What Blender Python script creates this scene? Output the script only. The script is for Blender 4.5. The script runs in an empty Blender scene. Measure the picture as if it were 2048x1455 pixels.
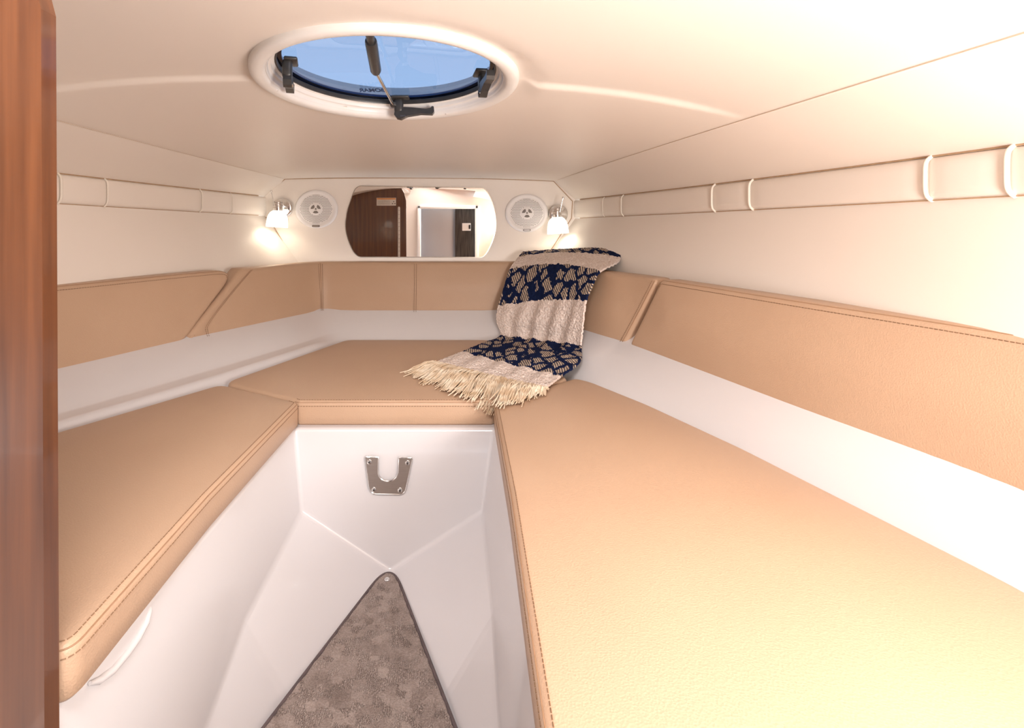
import bpy, bmesh, math, random
import numpy as np
from mathutils import Vector, Matrix, noise
from mathutils.geometry import delaunay_2d_cdt

random.seed(7)
S = bpy.context.scene
COL = S.collection

# ------------------------------------------------------------------ camera
F = 1050.0                      # focal length in pixels of the 2048 wide frame
PX, PY = 915.0, 455.0           # vanishing point of the boat's centreline
CX, H = 0.157, 0.79             # eye: right of the centreline, above the cabin sole
cam = bpy.data.cameras.new('camera')
cam.sensor_width = 36.0
cam.lens = F * 36.0 / 2048.0
cam.shift_x = (1024.0 - PX) / 2048.0
cam.shift_y = -(727.5 - PY) / 2048.0
cam.clip_start = 0.02
camo = bpy.data.objects.new('camera', cam)
COL.objects.link(camo)
camo.location = (CX, 0, H)
camo.rotation_euler = (math.pi / 2, 0, 0)
S.camera = camo

# ------------------------------------------------------------------ world, light, exposure
W = bpy.data.worlds.new('daylight')
S.world = W
W.use_nodes = True
_b = W.node_tree.nodes['Background']
_b.inputs[0].default_value = (0.80, 0.90, 1.0, 1)
_b.inputs[1].default_value = 2.8
S.view_settings.view_transform = 'Standard'
S.view_settings.look = 'None'
S.view_settings.gamma = 1.0
S.view_settings.use_curve_mapping = False
S.view_settings.exposure = 0.53
S.cycles.use_denoising = True
S.cycles.max_bounces = 7
S.cycles.diffuse_bounces = 4
S.cycles.use_adaptive_sampling = True
S.cycles.adaptive_threshold = 0.05
S.cycles.caustics_reflective = False
S.cycles.caustics_refractive = False


def area(name, loc, target, sx, sy, power, col):
    l = bpy.data.lights.new(name, 'AREA')
    l.shape = 'RECTANGLE'
    l.size, l.size_y = sx, sy
    l.energy = power
    l.color = col
    o = bpy.data.objects.new(name, l)
    COL.objects.link(o)
    o.location = loc
    o.rotation_euler = (Vector(target) - Vector(loc)).to_track_quat('-Z', 'Y').to_euler()
    return o


# unseen fill added behind the eye: a flash-like bounce off the headliner, another overhead
area('aft_bounce_fill', (0.66, -0.04, 0.68), (0.16, 1.35, 1.06), 0.26, 0.30, 8.6, (1.0, 0.96, 0.93))
area('overhead_fill', (0.02, -0.01, 1.28), (-0.12, 1.0, 0.62), 0.40, 0.20, 10.0, (1.0, 0.96, 0.94))

# ------------------------------------------------------------------ projection helpers


def P(px, py, y):
    return Vector((CX + (px - PX) / F * y, y, H - (py - PY) / F * y))


def PZ(px, py, z):
    return P(px, py, F * (H - z) / (py - PY))


# ------------------------------------------------------------------ materials
def node(nt, kind, **kw):
    n = nt.nodes.new(kind)
    for k, v in kw.items():
        if k in n.inputs.keys():
            n.inputs[k].default_value = v
        else:
            setattr(n, k, v)
    return n


def mat(name, col, rough=0.5, metal=0.0, coat=0.0, spec=0.5, emit=None, estr=0.0, coat_rough=0.05):
    m = bpy.data.materials.new(name)
    m.use_nodes = True
    p = m.node_tree.nodes['Principled BSDF']
    p.inputs['Base Color'].default_value = (*col, 1)
    p.inputs['Roughness'].default_value = rough
    p.inputs['Metallic'].default_value = metal
    p.inputs['Coat Weight'].default_value = coat
    p.inputs['Coat Roughness'].default_value = coat_rough
    p.inputs['Specular IOR Level'].default_value = spec
    if emit:
        p.inputs['Emission Color'].default_value = (*emit, 1)
        p.inputs['Emission Strength'].default_value = estr
    return m


def nodes_of(m):
    nt = m.node_tree
    return nt, nt.nodes['Principled BSDF']


def add_bump(m, scale, strength, dist, kind='noise', detail=4.0, stretch=None):
    nt, p = nodes_of(m)
    tc = node(nt, 'ShaderNodeTexCoord')
    src = tc.outputs['Object']
    if stretch:
        mp = node(nt, 'ShaderNodeMapping')
        mp.inputs['Scale'].default_value = stretch
        nt.links.new(src, mp.inputs['Vector'])
        src = mp.outputs['Vector']
    if kind == 'noise':
        t = node(nt, 'ShaderNodeTexNoise', Scale=scale, Detail=detail)
        out = t.outputs['Fac']
    else:
        t = node(nt, 'ShaderNodeTexVoronoi', Scale=scale)
        out = t.outputs['Distance']
    nt.links.new(src, t.inputs['Vector'])
    b = node(nt, 'ShaderNodeBump', Strength=strength, Distance=dist)
    nt.links.new(out, b.inputs['Height'])
    nt.links.new(b.outputs['Normal'], p.inputs['Normal'])
    return t


def add_vary(m, c1, c2, scale, stretch=(1, 1, 1), detail=1.0, lo=0.35, hi=0.65):
    nt, p = nodes_of(m)
    tc = node(nt, 'ShaderNodeTexCoord')
    mp = node(nt, 'ShaderNodeMapping')
    mp.inputs['Scale'].default_value = stretch
    t = node(nt, 'ShaderNodeTexNoise', Scale=scale, Detail=detail)
    r = node(nt, 'ShaderNodeValToRGB')
    r.color_ramp.elements[0].position = lo
    r.color_ramp.elements[1].position = hi
    r.color_ramp.elements[0].color = (*c1, 1)
    r.color_ramp.elements[1].color = (*c2, 1)
    nt.links.new(tc.outputs['Object'], mp.inputs['Vector'])
    nt.links.new(mp.outputs['Vector'], t.inputs['Vector'])
    nt.links.new(t.outputs['Fac'], r.inputs['Fac'])
    nt.links.new(r.outputs['Color'], p.inputs['Base Color'])
    return r


M = {}
M['headliner'] = mat('cream_headliner', (0.87, 0.79, 0.715), 0.42, spec=0.35)
add_vary(M['headliner'], (0.865, 0.784, 0.708), (0.876, 0.797, 0.723), 3.0)
M['hull'] = mat('cream_hull_vinyl', (0.87, 0.79, 0.715), 0.5, spec=0.3)
add_vary(M['hull'], (0.865, 0.784, 0.708), (0.876, 0.797, 0.723), 4.0)
M['bow'] = mat('cream_bow_panel', (0.86, 0.785, 0.72), 0.45, spec=0.3)
add_vary(M['bow'], (0.855, 0.78, 0.715), (0.865, 0.79, 0.725), 4.0)
M['welt'] = mat('cream_welt', (0.86, 0.79, 0.70), 0.4)
add_vary(M['welt'], (0.855, 0.785, 0.69), (0.87, 0.80, 0.71), 20.0)
M['gelcoat'] = mat('white_gelcoat', (0.70, 0.67, 0.675), 0.22, coat=0.4)
add_vary(M['gelcoat'], (0.695, 0.665, 0.67), (0.705, 0.675, 0.68), 3.0)
M['vinyl'] = mat('tan_vinyl', (0.53, 0.355, 0.24), 0.42, spec=0.35)
add_vary(M['vinyl'], (0.523, 0.349, 0.235), (0.537, 0.361, 0.245), 6.0)
add_bump(M['vinyl'], 420.0, 0.22, 0.0012, 'voronoi')
M['thread'] = mat('brown_thread', (0.23, 0.13, 0.07), 0.7)
add_vary(M['thread'], (0.20, 0.11, 0.06), (0.26, 0.15, 0.08), 200.0)
M['seam'] = mat('tan_seam', (0.36, 0.21, 0.12), 0.7)
add_vary(M['seam'], (0.34, 0.20, 0.11), (0.38, 0.22, 0.13), 100.0)
M['gap'] = mat('brown_joint', (0.46, 0.30, 0.18), 0.8)
add_vary(M['gap'], (0.44, 0.28, 0.17), (0.48, 0.32, 0.19), 60.0)
M['soft_gap'] = mat('tan_joint', (0.66, 0.52, 0.40), 0.8)
add_vary(M['soft_gap'], (0.65, 0.51, 0.39), (0.67, 0.53, 0.41), 60.0)
M['wood'] = mat('varnished_mahogany', (0.22, 0.07, 0.025), 0.32, coat=0.8, coat_rough=0.06)
add_vary(M['wood'], (0.066, 0.019, 0.006), (0.16, 0.054, 0.018), 9.0, stretch=(7.0, 7.0, 0.28), detail=7.0, lo=0.3, hi=0.72)
M['chrome'] = mat('chrome', (0.80, 0.79, 0.78), 0.12, metal=1.0)
add_vary(M['chrome'], (0.78, 0.77, 0.76), (0.82, 0.81, 0.80), 20.0)
M['steel'] = mat('brushed_steel', (0.60, 0.55, 0.51), 0.34, metal=1.0)
add_vary(M['steel'], (0.58, 0.53, 0.49), (0.62, 0.57, 0.53), 40.0, stretch=(1, 1, 20))
M['dark'] = mat('dark_recess', (0.035, 0.028, 0.025), 0.8)
add_vary(M['dark'], (0.03, 0.024, 0.02), (0.04, 0.032, 0.03), 60.0)
M['black'] = mat('black_plastic', (0.035, 0.033, 0.032), 0.35)
add_vary(M['black'], (0.03, 0.028, 0.027), (0.042, 0.038, 0.036), 60.0)
M['white'] = mat('white_plastic', (0.86, 0.83, 0.80), 0.35)
add_vary(M['white'], (0.85, 0.82, 0.79), (0.87, 0.84, 0.81), 30.0)
M['spk'] = mat('speaker_white', (0.84, 0.80, 0.79), 0.4)
add_vary(M['spk'], (0.83, 0.79, 0.78), (0.85, 0.81, 0.80), 30.0)
M['spkgrey'] = mat('speaker_grey', (0.20, 0.17, 0.155), 0.6)
add_vary(M['spkgrey'], (0.18, 0.15, 0.14), (0.22, 0.19, 0.17), 30.0)
M['mirror'] = mat('mirror_silver', (0.93, 0.92, 0.90), 0.008, metal=1.0)
add_vary(M['mirror'], (0.925, 0.915, 0.895), (0.935, 0.925, 0.905), 2.0)
M['mirror_edge'] = mat('mirror_edge', (0.62, 0.54, 0.46), 0.2, metal=0.6)
add_vary(M['mirror_edge'], (0.60, 0.52, 0.44), (0.64, 0.56, 0.48), 20.0)
M['shade'] = mat('frosted_glass_lit', (0.95, 0.93, 0.88), 0.5, emit=(1.0, 0.93, 0.80), estr=1.6)
add_vary(M['shade'], (0.94, 0.92, 0.87), (0.96, 0.94, 0.89), 20.0)
M['carpet'] = mat('taupe_carpet', (0.30, 0.225, 0.19), 0.95, spec=0.05)
M['binding'] = mat('carpet_binding', (0.115, 0.085, 0.085), 0.9)
add_vary(M['binding'], (0.10, 0.075, 0.075), (0.13, 0.095, 0.095), 80.0)
M['greydoor'] = mat('grey_satin_door', (0.42, 0.41, 0.43), 0.35, metal=0.3)
add_vary(M['greydoor'], (0.36, 0.355, 0.38), (0.50, 0.48, 0.48), 1.6, stretch=(2.2, 1, 0.3), detail=1.0)
M['darkwood'] = mat('dark_panel', (0.03, 0.024, 0.02), 0.3)
add_vary(M['darkwood'], (0.02, 0.016, 0.013), (0.07, 0.055, 0.045), 14.0, stretch=(6, 1, 0.5))
M['orange'] = mat('label_orange', (0.80, 0.36, 0.13), 0.6)
add_vary(M['orange'], (0.78, 0.34, 0.12), (0.82, 0.38, 0.14), 40.0)
M['paper'] = mat('label_paper', (0.78, 0.74, 0.70), 0.6)
add_vary(M['paper'], (0.76, 0.72, 0.68), (0.80, 0.76, 0.72), 60.0)
M['print'] = mat('label_print', (0.06, 0.05, 0.05), 0.6)
add_vary(M['print'], (0.05, 0.04, 0.04), (0.07, 0.06, 0.06), 60.0)
M['navyprint'] = mat('hatch_print', (0.01, 0.05, 0.16), 0.6)
add_vary(M['navyprint'], (0.01, 0.045, 0.15), (0.012, 0.055, 0.17), 60.0)
M['navyrim'] = mat('hatch_rim_blue', (0.008, 0.06, 0.21), 0.3)
add_vary(M['navyrim'], (0.007, 0.055, 0.20), (0.009, 0.065, 0.22), 20.0)

# carpet: cut and loop pile
nt, p = nodes_of(M['carpet'])
tc = node(nt, 'ShaderNodeTexCoord')
big = node(nt, 'ShaderNodeTexNoise', Scale=26.0, Detail=2.0)
mid = node(nt, 'ShaderNodeTexVoronoi', Scale=62.0, distance='CHEBYCHEV')
fine = node(nt, 'ShaderNodeTexNoise', Scale=420.0, Detail=3.0)
for t in (big, mid, fine):
    nt.links.new(tc.outputs['Object'], t.inputs['Vector'])
mx = node(nt, 'ShaderNodeMath', operation='MULTIPLY_ADD')
mx.inputs[1].default_value = 0.45
nt.links.new(big.outputs['Fac'], mx.inputs[0])
m2 = node(nt, 'ShaderNodeMath', operation='MULTIPLY_ADD')
m2.inputs[1].default_value = 0.55
m2.inputs[2].default_value = 0.0
nt.links.new(fine.outputs['Fac'], m2.inputs[0])
nt.links.new(m2.outputs[0], mx.inputs[2])
cell = node(nt, 'ShaderNodeTexVoronoi', Scale=58.0, distance='CHEBYCHEV', Randomness=0.85)
nt.links.new(tc.outputs['Object'], cell.inputs['Vector'])
csep = node(nt, 'ShaderNodeSeparateColor')
nt.links.new(cell.outputs['Color'], csep.inputs[0])
loopm = node(nt, 'ShaderNodeMath', operation='GREATER_THAN')
loopm.inputs[1].default_value = 0.60
nt.links.new(csep.outputs[0], loopm.inputs[0])
wl_ = node(nt, 'ShaderNodeTexWave', Scale=85.0, Distortion=9.0, Detail=2.0)
wl_.inputs['Detail Scale'].default_value = 3.0
nt.links.new(tc.outputs['Object'], wl_.inputs['Vector'])
lm = node(nt, 'ShaderNodeMath', operation='MULTIPLY')
nt.links.new(loopm.outputs[0], lm.inputs[0])
wc = node(nt, 'ShaderNodeMath', operation='SUBTRACT')
wc.inputs[1].default_value = 0.42
nt.links.new(wl_.outputs['Fac'], wc.inputs[0])
nt.links.new(wc.outputs[0], lm.inputs[1])
m3 = node(nt, 'ShaderNodeMath', operation='MULTIPLY_ADD')
m3.inputs[1].default_value = 0.34
nt.links.new(lm.outputs[0], m3.inputs[0])
nt.links.new(mx.outputs[0], m3.inputs[2])
m4 = node(nt, 'ShaderNodeMath', operation='MULTIPLY_ADD')
m4.inputs[1].default_value = 0.13
nt.links.new(csep.outputs[1], m4.inputs[0])
nt.links.new(m3.outputs[0], m4.inputs[2])
mx = m4
rp = node(nt, 'ShaderNodeValToRGB')
rp.color_ramp.elements[0].position = 0.38
rp.color_ramp.elements[1].position = 0.76
rp.color_ramp.elements[0].color = (0.20, 0.155, 0.135, 1)
rp.color_ramp.elements[1].color = (0.45, 0.37, 0.33, 1)
nt.links.new(mx.outputs[0], rp.inputs['Fac'])
nt.links.new(rp.outputs['Color'], p.inputs['Base Color'])
bp = node(nt, 'ShaderNodeBump', Strength=0.9, Distance=0.004)
nt.links.new(mx.outputs[0], bp.inputs['Height'])
nt.links.new(bp.outputs['Normal'], p.inputs['Normal'])

# tinted acrylic of the hatch
m = bpy.data.materials.new('blue_acrylic')
m.use_nodes = True
nt = m.node_tree
nt.nodes.clear()
o_ = node(nt, 'ShaderNodeOutputMaterial')
tr = node(nt, 'ShaderNodeBsdfTransparent')
tr.inputs['Color'].default_value = (0.115, 0.155, 0.225, 1)
tl = node(nt, 'ShaderNodeBsdfGlossy', Roughness=0.02)
tl.inputs['Color'].default_value = (0.9, 0.95, 1, 1)
lw = node(nt, 'ShaderNodeLayerWeight', Blend=0.5)
pw = node(nt, 'ShaderNodeMath', operation='POWER')
pw.inputs[1].default_value = 5.0
nt.links.new(lw.outputs['Facing'], pw.inputs[0])
fr = node(nt, 'ShaderNodeMath', operation='MULTIPLY_ADD')
fr.inputs[1].default_value = 0.7
fr.inputs[2].default_value = 0.045
nt.links.new(pw.outputs[0], fr.inputs[0])
mxs = node(nt, 'ShaderNodeMixShader')
nt.links.new(fr.outputs[0], mxs.inputs[0])
nt.links.new(tr.outputs[0], mxs.inputs[1])
nt.links.new(tl.outputs[0], mxs.inputs[2])
nt.links.new(mxs.outputs[0], o_.inputs['Surface'])
M['acrylic'] = m

# ------------------------------------------------------------------ mesh helpers


def tag(o, label=None, cat=None, group=None, kind=None):
    if label: o['label'] = label
    if cat: o['category'] = cat
    if group: o['group'] = group
    if kind: o['kind'] = kind
    return o


def build(name, verts, faces, m, parent=None, smooth=True):
    me = bpy.data.meshes.new(name)
    me.from_pydata([tuple(v) for v in verts], [], [tuple(f) for f in faces])
    me.validate(clean_customdata=False)
    bm = bmesh.new()
    bm.from_mesh(me)
    bmesh.ops.recalc_face_normals(bm, faces=bm.faces)
    bm.to_mesh(me)
    bm.free()
    if smooth:
        me.polygons.foreach_set('use_smooth', [True] * len(me.polygons))
        me.set_sharp_from_angle(angle=math.radians(50))
    me.materials.append(M[m] if isinstance(m, str) else m)
    o = bpy.data.objects.new(name, me)
    COL.objects.link(o)
    if parent:
        o.parent = parent
    return o


def empty(name, loc=(0, 0, 0), rot=(0, 0, 0)):
    o = bpy.data.objects.new(name, None)
    COL.objects.link(o)
    o.location = loc
    o.rotation_euler = rot
    o.empty_display_size = 0.05
    return o


class MB:
    """collects shapes of one part"""
    def __init__(s):
        s.v, s.f = [], []

    def add(s, v, f):
        k = len(s.v)
        s.v += [Vector(x) for x in v]
        s.f += [tuple(i + k for i in q) for q in f]
        return s

    def box(s, c, d, rot=None, ch=0.0):
        x, y, z = [q / 2 for q in d]
        ch = min(ch, x * 0.95, y * 0.95, z * 0.95)
        if ch <= 0:
            vs = [(a * x, b * y, e * z) for a in (-1, 1) for b in (-1, 1) for e in (-1, 1)]
            fs = [(0, 1, 3, 2), (4, 6, 7, 5), (0, 4, 5, 1), (2, 3, 7, 6), (0, 2, 6, 4), (1, 5, 7, 3)]
        else:
            bm = bmesh.new()
            bmesh.ops.create_cube(bm, size=2.0)
            for w in bm.verts:
                w.co = Vector((w.co.x * x, w.co.y * y, w.co.z * z))
            bmesh.ops.bevel(bm, geom=list(bm.edges), offset=ch, segments=2, affect='EDGES', profile=0.5)
            bm.verts.index_update()
            vs = [w.co.copy() for w in bm.verts]
            fs = [[w.index for w in q.verts] for q in bm.faces]
            bm.free()
        mt = rot.to_matrix() if rot is not None and not isinstance(rot, Matrix) else (rot or Matrix.Identity(3))
        return s.add([mt @ Vector(w) + Vector(c) for w in vs], fs)

    def tube(s, pts, r, n=8, cap=True, closed=False):
        pts = [Vector(q) for q in pts]
        N = len(pts)
        rr = r if isinstance(r, (list, tuple)) else [r] * N
        vs, fs = [], []
        up = None
        for i, q in enumerate(pts):
            a = pts[(i - 1) % N] if (closed or i > 0) else pts[0]
            b = pts[(i + 1) % N] if (closed or i < N - 1) else pts[-1]
            t = (b - a)
            t = t.normalized() if t.length > 1e-9 else Vector((0, 0, 1))
            if up is None:
                up = Vector((0, 0, 1)) if abs(t.z) < 0.9 else Vector((1, 0, 0))
            sd = t.cross(up)
            if sd.length < 1e-6:
                sd = t.cross(Vector((0.3, 0.7, 0.2)))
            sd.normalize()
            up = sd.cross(t).normalized()
            for k in range(n):
                an = 2 * math.pi * k / n
                vs.append(q + (sd * math.cos(an) + up * math.sin(an)) * rr[i])
        for i in range(N if closed else N - 1):
            j = (i + 1) % N
            for k in range(n):
                l = (k + 1) % n
                fs.append((i * n + k, i * n + l, j * n + l, j * n + k))
        if cap and not closed:
            fs.append(tuple(range(n))[::-1])
            fs.append(tuple((N - 1) * n + k for k in range(n)))
        return s.add(vs, fs)

    def lathe(s, prof, n=48, mt=None, sx=1.0, sy=1.0, closed=False, a0=0.0, a1=None):
        mt = mt or Matrix.Identity(4)
        full = a1 is None
        cols = n if full else n + 1
        vs, fs = [], []
        for i in range(cols):
            an = a0 + ((2 * math.pi) if full else (a1 - a0)) * i / n
            for (r, z) in prof:
                vs.append(mt @ Vector((math.cos(an) * r * sx, math.sin(an) * r * sy, z)))
        m_ = len(prof)
        for i in range(n):
            j = (i + 1) % cols
            for k in range(m_ if closed else m_ - 1):
                l = (k + 1) % m_
                q = []
                for idx in (i * m_ + k, j * m_ + k, j * m_ + l, i * m_ + l):
                    q.append(idx)
                fs.append(tuple(q))
        return s.add(vs, fs)

    def prism(s, outline, h0, h1, fn=None):
        """outline list of 2D points, extruded from h0 to h1; fn maps (a, b, h) to 3D"""
        fn = fn or (lambda a, b, h: Vector((a, b, h)))
        n = len(outline)
        vs = [fn(a, b, h0) for a, b in outline] + [fn(a, b, h1) for a, b in outline]
        fs = [tuple(range(n))[::-1], tuple(range(n, 2 * n))]
        fs += [(i, (i + 1) % n, n + (i + 1) % n, n + i) for i in range(n)]
        return s.add(vs, fs)

    def build(s, name, m, parent=None, smooth=True):
        return build(name, s.v, s.f, m, parent, smooth)


def grid_faces(nr, nc, closed=False):
    fs = []
    for i in range(nr - 1):
        for j in range(nc if closed else nc - 1):
            k = (j + 1) % nc
            fs.append((i * nc + j, i * nc + k, (i + 1) * nc + k, (i + 1) * nc + j))
    return fs


def loft(name, rows, m, parent=None):
    nc = len(rows[0])
    return build(name, [v for r in rows for v in r], grid_faces(len(rows), nc), m, parent)


def round_poly(pts, radii, step=0.01, closed=True):
    """2D polygon with rounded corners, resampled"""
    n = len(pts)
    out = []
    pts = [Vector(p_) for p_ in pts]
    if not isinstance(radii, (list, tuple)):
        radii = [radii] * n
    for i in range(n):
        p0, p1, p2 = pts[i - 1], pts[i], pts[(i + 1) % n]
        if not closed and i in (0, n - 1):
            out.append(p1)
            continue
        r = radii[i]
        a, b = (p0 - p1), (p2 - p1)
        la, lb = a.length, b.length
        if r <= 0 or la < 1e-6 or lb < 1e-6:
            out.append(p1)
            continue
        a.normalize(); b.normalize()
        ang = math.acos(max(-1, min(1, a.dot(b))))
        if ang > math.pi - 0.02:
            out.append(p1)
            continue
        d = min(r / math.tan(ang / 2), la * 0.48, lb * 0.48)
        q0, q2 = p1 + a * d, p1 + b * d
        k = max(4, int((math.pi - ang) / 0.18))
        for j in range(k + 1):
            t = j / k
            out.append(q0 * (1 - t) ** 2 + p1 * 2 * t * (1 - t) + q2 * t * t)
    # resample long edges
    res = []
    m_ = len(out)
    for i in range(m_ if closed else m_ - 1):
        a, b = out[i], out[(i + 1) % m_]
        k = max(1, int(math.ceil((b - a).length / step)))
        for j in range(k):
            res.append(a.lerp(b, j / k))
    if not closed:
        res.append(out[-1])
    # drop doubles
    fin = [res[0]]
    for q in res[1:]:
        if (q - fin[-1]).length > 1e-5:
            fin.append(q)
    if closed and (fin[0] - fin[-1]).length < 1e-5:
        fin.pop()
    return fin


def area2(poly):
    return sum(poly[i].x * poly[(i + 1) % len(poly)].y - poly[(i + 1) % len(poly)].x * poly[i].y for i in range(len(poly))) / 2


def inset(poly, d):
    n = len(poly)
    sg = 1 if area2(poly) > 0 else -1
    out = []
    for i in range(n):
        a = (poly[i] - poly[i - 1]).normalized()
        b = (poly[(i + 1) % n] - poly[i]).normalized()
        na, nb = Vector((-a.y, a.x)) * sg, Vector((-b.y, b.x)) * sg
        nn = (na + nb)
        nn = nn / max(0.5, nn.length_squared / 2) if nn.length > 1e-6 else na
        out.append(poly[i] + nn * d)
    return out


def inside_mask(pts, poly):
    x, y = pts[:, 0], pts[:, 1]
    res = np.zeros(len(pts), bool)
    n = len(poly)
    for i in range(n):
        x0, y0 = poly[i]; x1, y1 = poly[(i + 1) % n]
        c = ((y0 > y) != (y1 > y))
        if y0 != y1:
            c &= x < (x1 - x0) * (y - y0) / (y1 - y0) + x0
        res ^= c
    return res


def border_dist(pts, poly):
    a = np.array([tuple(q) for q in poly]); b = np.roll(a, -1, 0)
    d = np.full(len(pts), 1e9)
    for i in range(len(a)):
        ab = b[i] - a[i]
        t = np.clip(((pts - a[i]) @ ab) / max(1e-12, ab @ ab), 0, 1)
        d = np.minimum(d, np.linalg.norm(pts - (a[i] + t[:, None] * ab), axis=1))
    return d


def fill2d(poly, g):
    """triangulated interior of a polygon with a grid of points; returns 2D points (outline first) and faces"""
    a = np.array([tuple(q) for q in poly])
    lo, hi = a.min(0), a.max(0)
    xs = np.arange(lo[0] + g / 2, hi[0], g); ys = np.arange(lo[1] + g / 2, hi[1], g)
    gp = np.array([(x, y) for x in xs for y in ys]) if len(xs) and len(ys) else np.zeros((0, 2))
    if len(gp):
        gp = gp[inside_mask(gp, a)]
        gp = gp[border_dist(gp, poly) > g * 0.55]
    n = len(a)
    vs = [Vector(q) for q in a] + [Vector(q) for q in gp]
    ed = [(i, (i + 1) % n) for i in range(n)]
    rv, re_, rf, ov, _, _ = delaunay_2d_cdt(vs, ed, [], 1, 1e-7)
    m_ = {}
    # map the result's outline back: outline points keep their order when no merge happened
    return [Vector((q[0], q[1])) for q in rv], [tuple(f_) for f_ in rf], ov, n


def cushion(name, outline, T, mp, m, parent, r=0.014, crown=0.006, g=0.022, rb=0.006, cs=0.07):
    """padded slab: outline in 2D, mp(a, b, h) to 3D, rounded upper edge of radius r"""
    if area2(outline) < 0:
        outline = outline[::-1]
    n = len(outline)
    loops = [(rb, 0.0), (0.0, rb)]
    loops += [(0.0, (rb + T - r) / 2)]
    for k in range(0, 6):
        an = k / 5 * math.pi / 2
        loops.append((r * (1 - math.cos(an)), T - r + r * math.sin(an)))
    vs, fs = [], []
    last = None
    for d, h in loops:
        lp = inset(outline, d) if d > 0 else outline
        vs += [mp(q.x, q.y, h) for q in lp]
        last = lp
    fs += grid_faces(len(loops), n, closed=True)
    v2, f2, ov, no = fill2d(last, g)
    arr = np.array([tuple(q) for q in v2])
    d = border_dist(arr, last)
    base = len(vs)
    top0 = (len(loops) - 1) * n
    idx = []
    for i, q in enumerate(v2):
        src = ov[i][0] if ov[i] else 10 ** 9
        if src < no:
            idx.append(top0 + src)
        else:
            idx.append(len(vs))
            vs.append(mp(q.x, q.y, T + crown * (1 - math.exp(-(d[i] / cs) ** 2))))
    fs += [tuple(idx[k] for k in q) for q in f2]
    # underside
    b2, bf, bov, bn = fill2d(inset(outline, rb), g * 3)
    bid = []
    for i, q in enumerate(b2):
        src = bov[i][0] if bov[i] else 10 ** 9
        if src < bn:
            bid.append(src)
        else:
            bid.append(len(vs))
            vs.append(mp(q.x, q.y, 0.0))
    fs += [tuple(bid[k] for k in q)[::-1] for q in bf]
    return build(name, vs, fs, m, parent)


def dashes(name, pts, parent, r=0.0008, L=0.0045, gap=0.0018, m='thread'):
    """a row of thread stitches along a 3D path"""
    b = MB()
    pts = [Vector(q) for q in pts]
    seg = [0.0]
    for i in range(1, len(pts)):
        seg.append(seg[-1] + (pts[i] - pts[i - 1]).length)
    A = np.array([tuple(q) for q in pts])
    seg = np.array(seg)

    def at(s_):
        return Vector([np.interp(s_, seg, A[:, k]) for k in range(3)])
    s_ = 0.0
    while s_ < seg[-1] - L:
        b.tube([at(s_), at(s_ + L)], r, 4)
        s_ += L + gap
    o = b.build(name, m, parent, smooth=False)
    o['kind'] = 'stuff'
    return o


def line_tube(name, pts, r, m, parent, n=6, closed=False):
    return MB().tube(pts, r, n, closed=closed).build(name, m, parent)


# ------------------------------------------------------------------ hull lines (half widths and heights by distance forward)
def fit(pts, deg=3):
    x, y = zip(*pts)
    c = np.polyfit(x, y, min(deg, len(pts) - 1))
    return lambda t: float(np.polyval(c, t))


w_strip = fit([(2.2, .652), (1.7, .752), (1.2, .826), (.8, .868), (.4, .885), (0, .885)], 4)
w_ceil = fit([(2.2, .563), (1.5, .617), (.95, .650), (.5, .668), (0, .672)])
w_low = fit([(2.2, .375), (1.7, .600), (1.2, .762), (.8, .842), (.4, .868), (0, .868)], 4)
zr3, zr4 = fit([(2.2, .040), (.67, .042), (0, .042)], 1), fit([(2.2, .115), (.67, .104), (0, .10)], 1)
zl3, zl4 = fit([(2.2, .050), (1.25, .061), (0, .07)], 1), fit([(2.2, .130), (1.25, .131), (0, .132)], 1)
zr5 = fit([(2.2, .195), (.9, .189), (.5, .174), (0, .16)], 2)
zl5 = fit([(2.2, .203), (1.01, .217), (0, .225)], 1)


def side_pt(sg, w, z, y):
    return Vector((sg * w(y), y, H + z(y)))


def y_at(px, sg, w):
    """distance forward at which the hull line of half width w shows at pixel column px"""
    lo, hi = 0.2, 2.4
    f_ = lambda y: sg * (CX + (px - PX) / F * y) - w(y)
    for _ in range(60):
        md = (lo + hi) / 2
        if f_(md) > 0: hi = md
        else: lo = md
    return lo


YS = list(np.linspace(2.2, -0.12, 48))
YA = -0.12                                     # aft end of the cabin

for sg, nm, z3, z4, z5, side in ((-1, 'wall_left', zl3, zl4, zl5, 'port'), (1, 'wall_right', zr3, zr4, zr5, 'starboard')):
    low = lambda y: H - 0.335
    rows = []
    for a in np.linspace(0, 1, 8):
        row = []
        for y in YS:
            w = w_low(y) * (1 - a) + w_strip(y) * a + 0.012 * math.sin(math.pi * a) * min(1, (2.2 - y) / .5)
            row.append(Vector((sg * w, y, (H - 0.33) * (1 - a) + (H + z3(y)) * a)))
        rows.append(row)
    o = loft(nm, rows, 'hull')
    tag(o, 'smooth cream hull side below the padded strip, %s of the mirror' % ('left' if sg < 0 else 'right'), 'wall', kind='structure')
    # panel between strip and headliner
    rows = []
    for a in np.linspace(0, 1, 7):
        rows.append([Vector((sg * (w_strip(y) * (1 - a) + w_ceil(y) * a + 0.012 * math.sin(math.pi * a) * min(1, (2.2 - y) / .5)), y,
                             H + z4(y) * (1 - a) + z5(y) * a + (.005 if a > .999 else 0))) for y in YS])
    loft('upper_panel', rows, 'hull', o)
    line_tube('joint', [side_pt(sg, lambda q: w_strip(q) - 0.004, lambda q: z4(q) + 0.001, y) for y in YS[1:]], 0.0016, 'gap', o)
    line_tube('joint', [side_pt(sg, lambda q: w_strip(q) - 0.004, lambda q: z3(q) - 0.001, y) for y in YS[1:]], 0.0011, 'gap', o)

    line_tube('joint', [side_pt(sg, lambda q: w_ceil(q) - 0.0008, lambda q: z5(q) - 0.0008, y) for y in YS[1:]], 0.0006 if sg > 0 else 0.0004, 'soft_gap', o)

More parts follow.
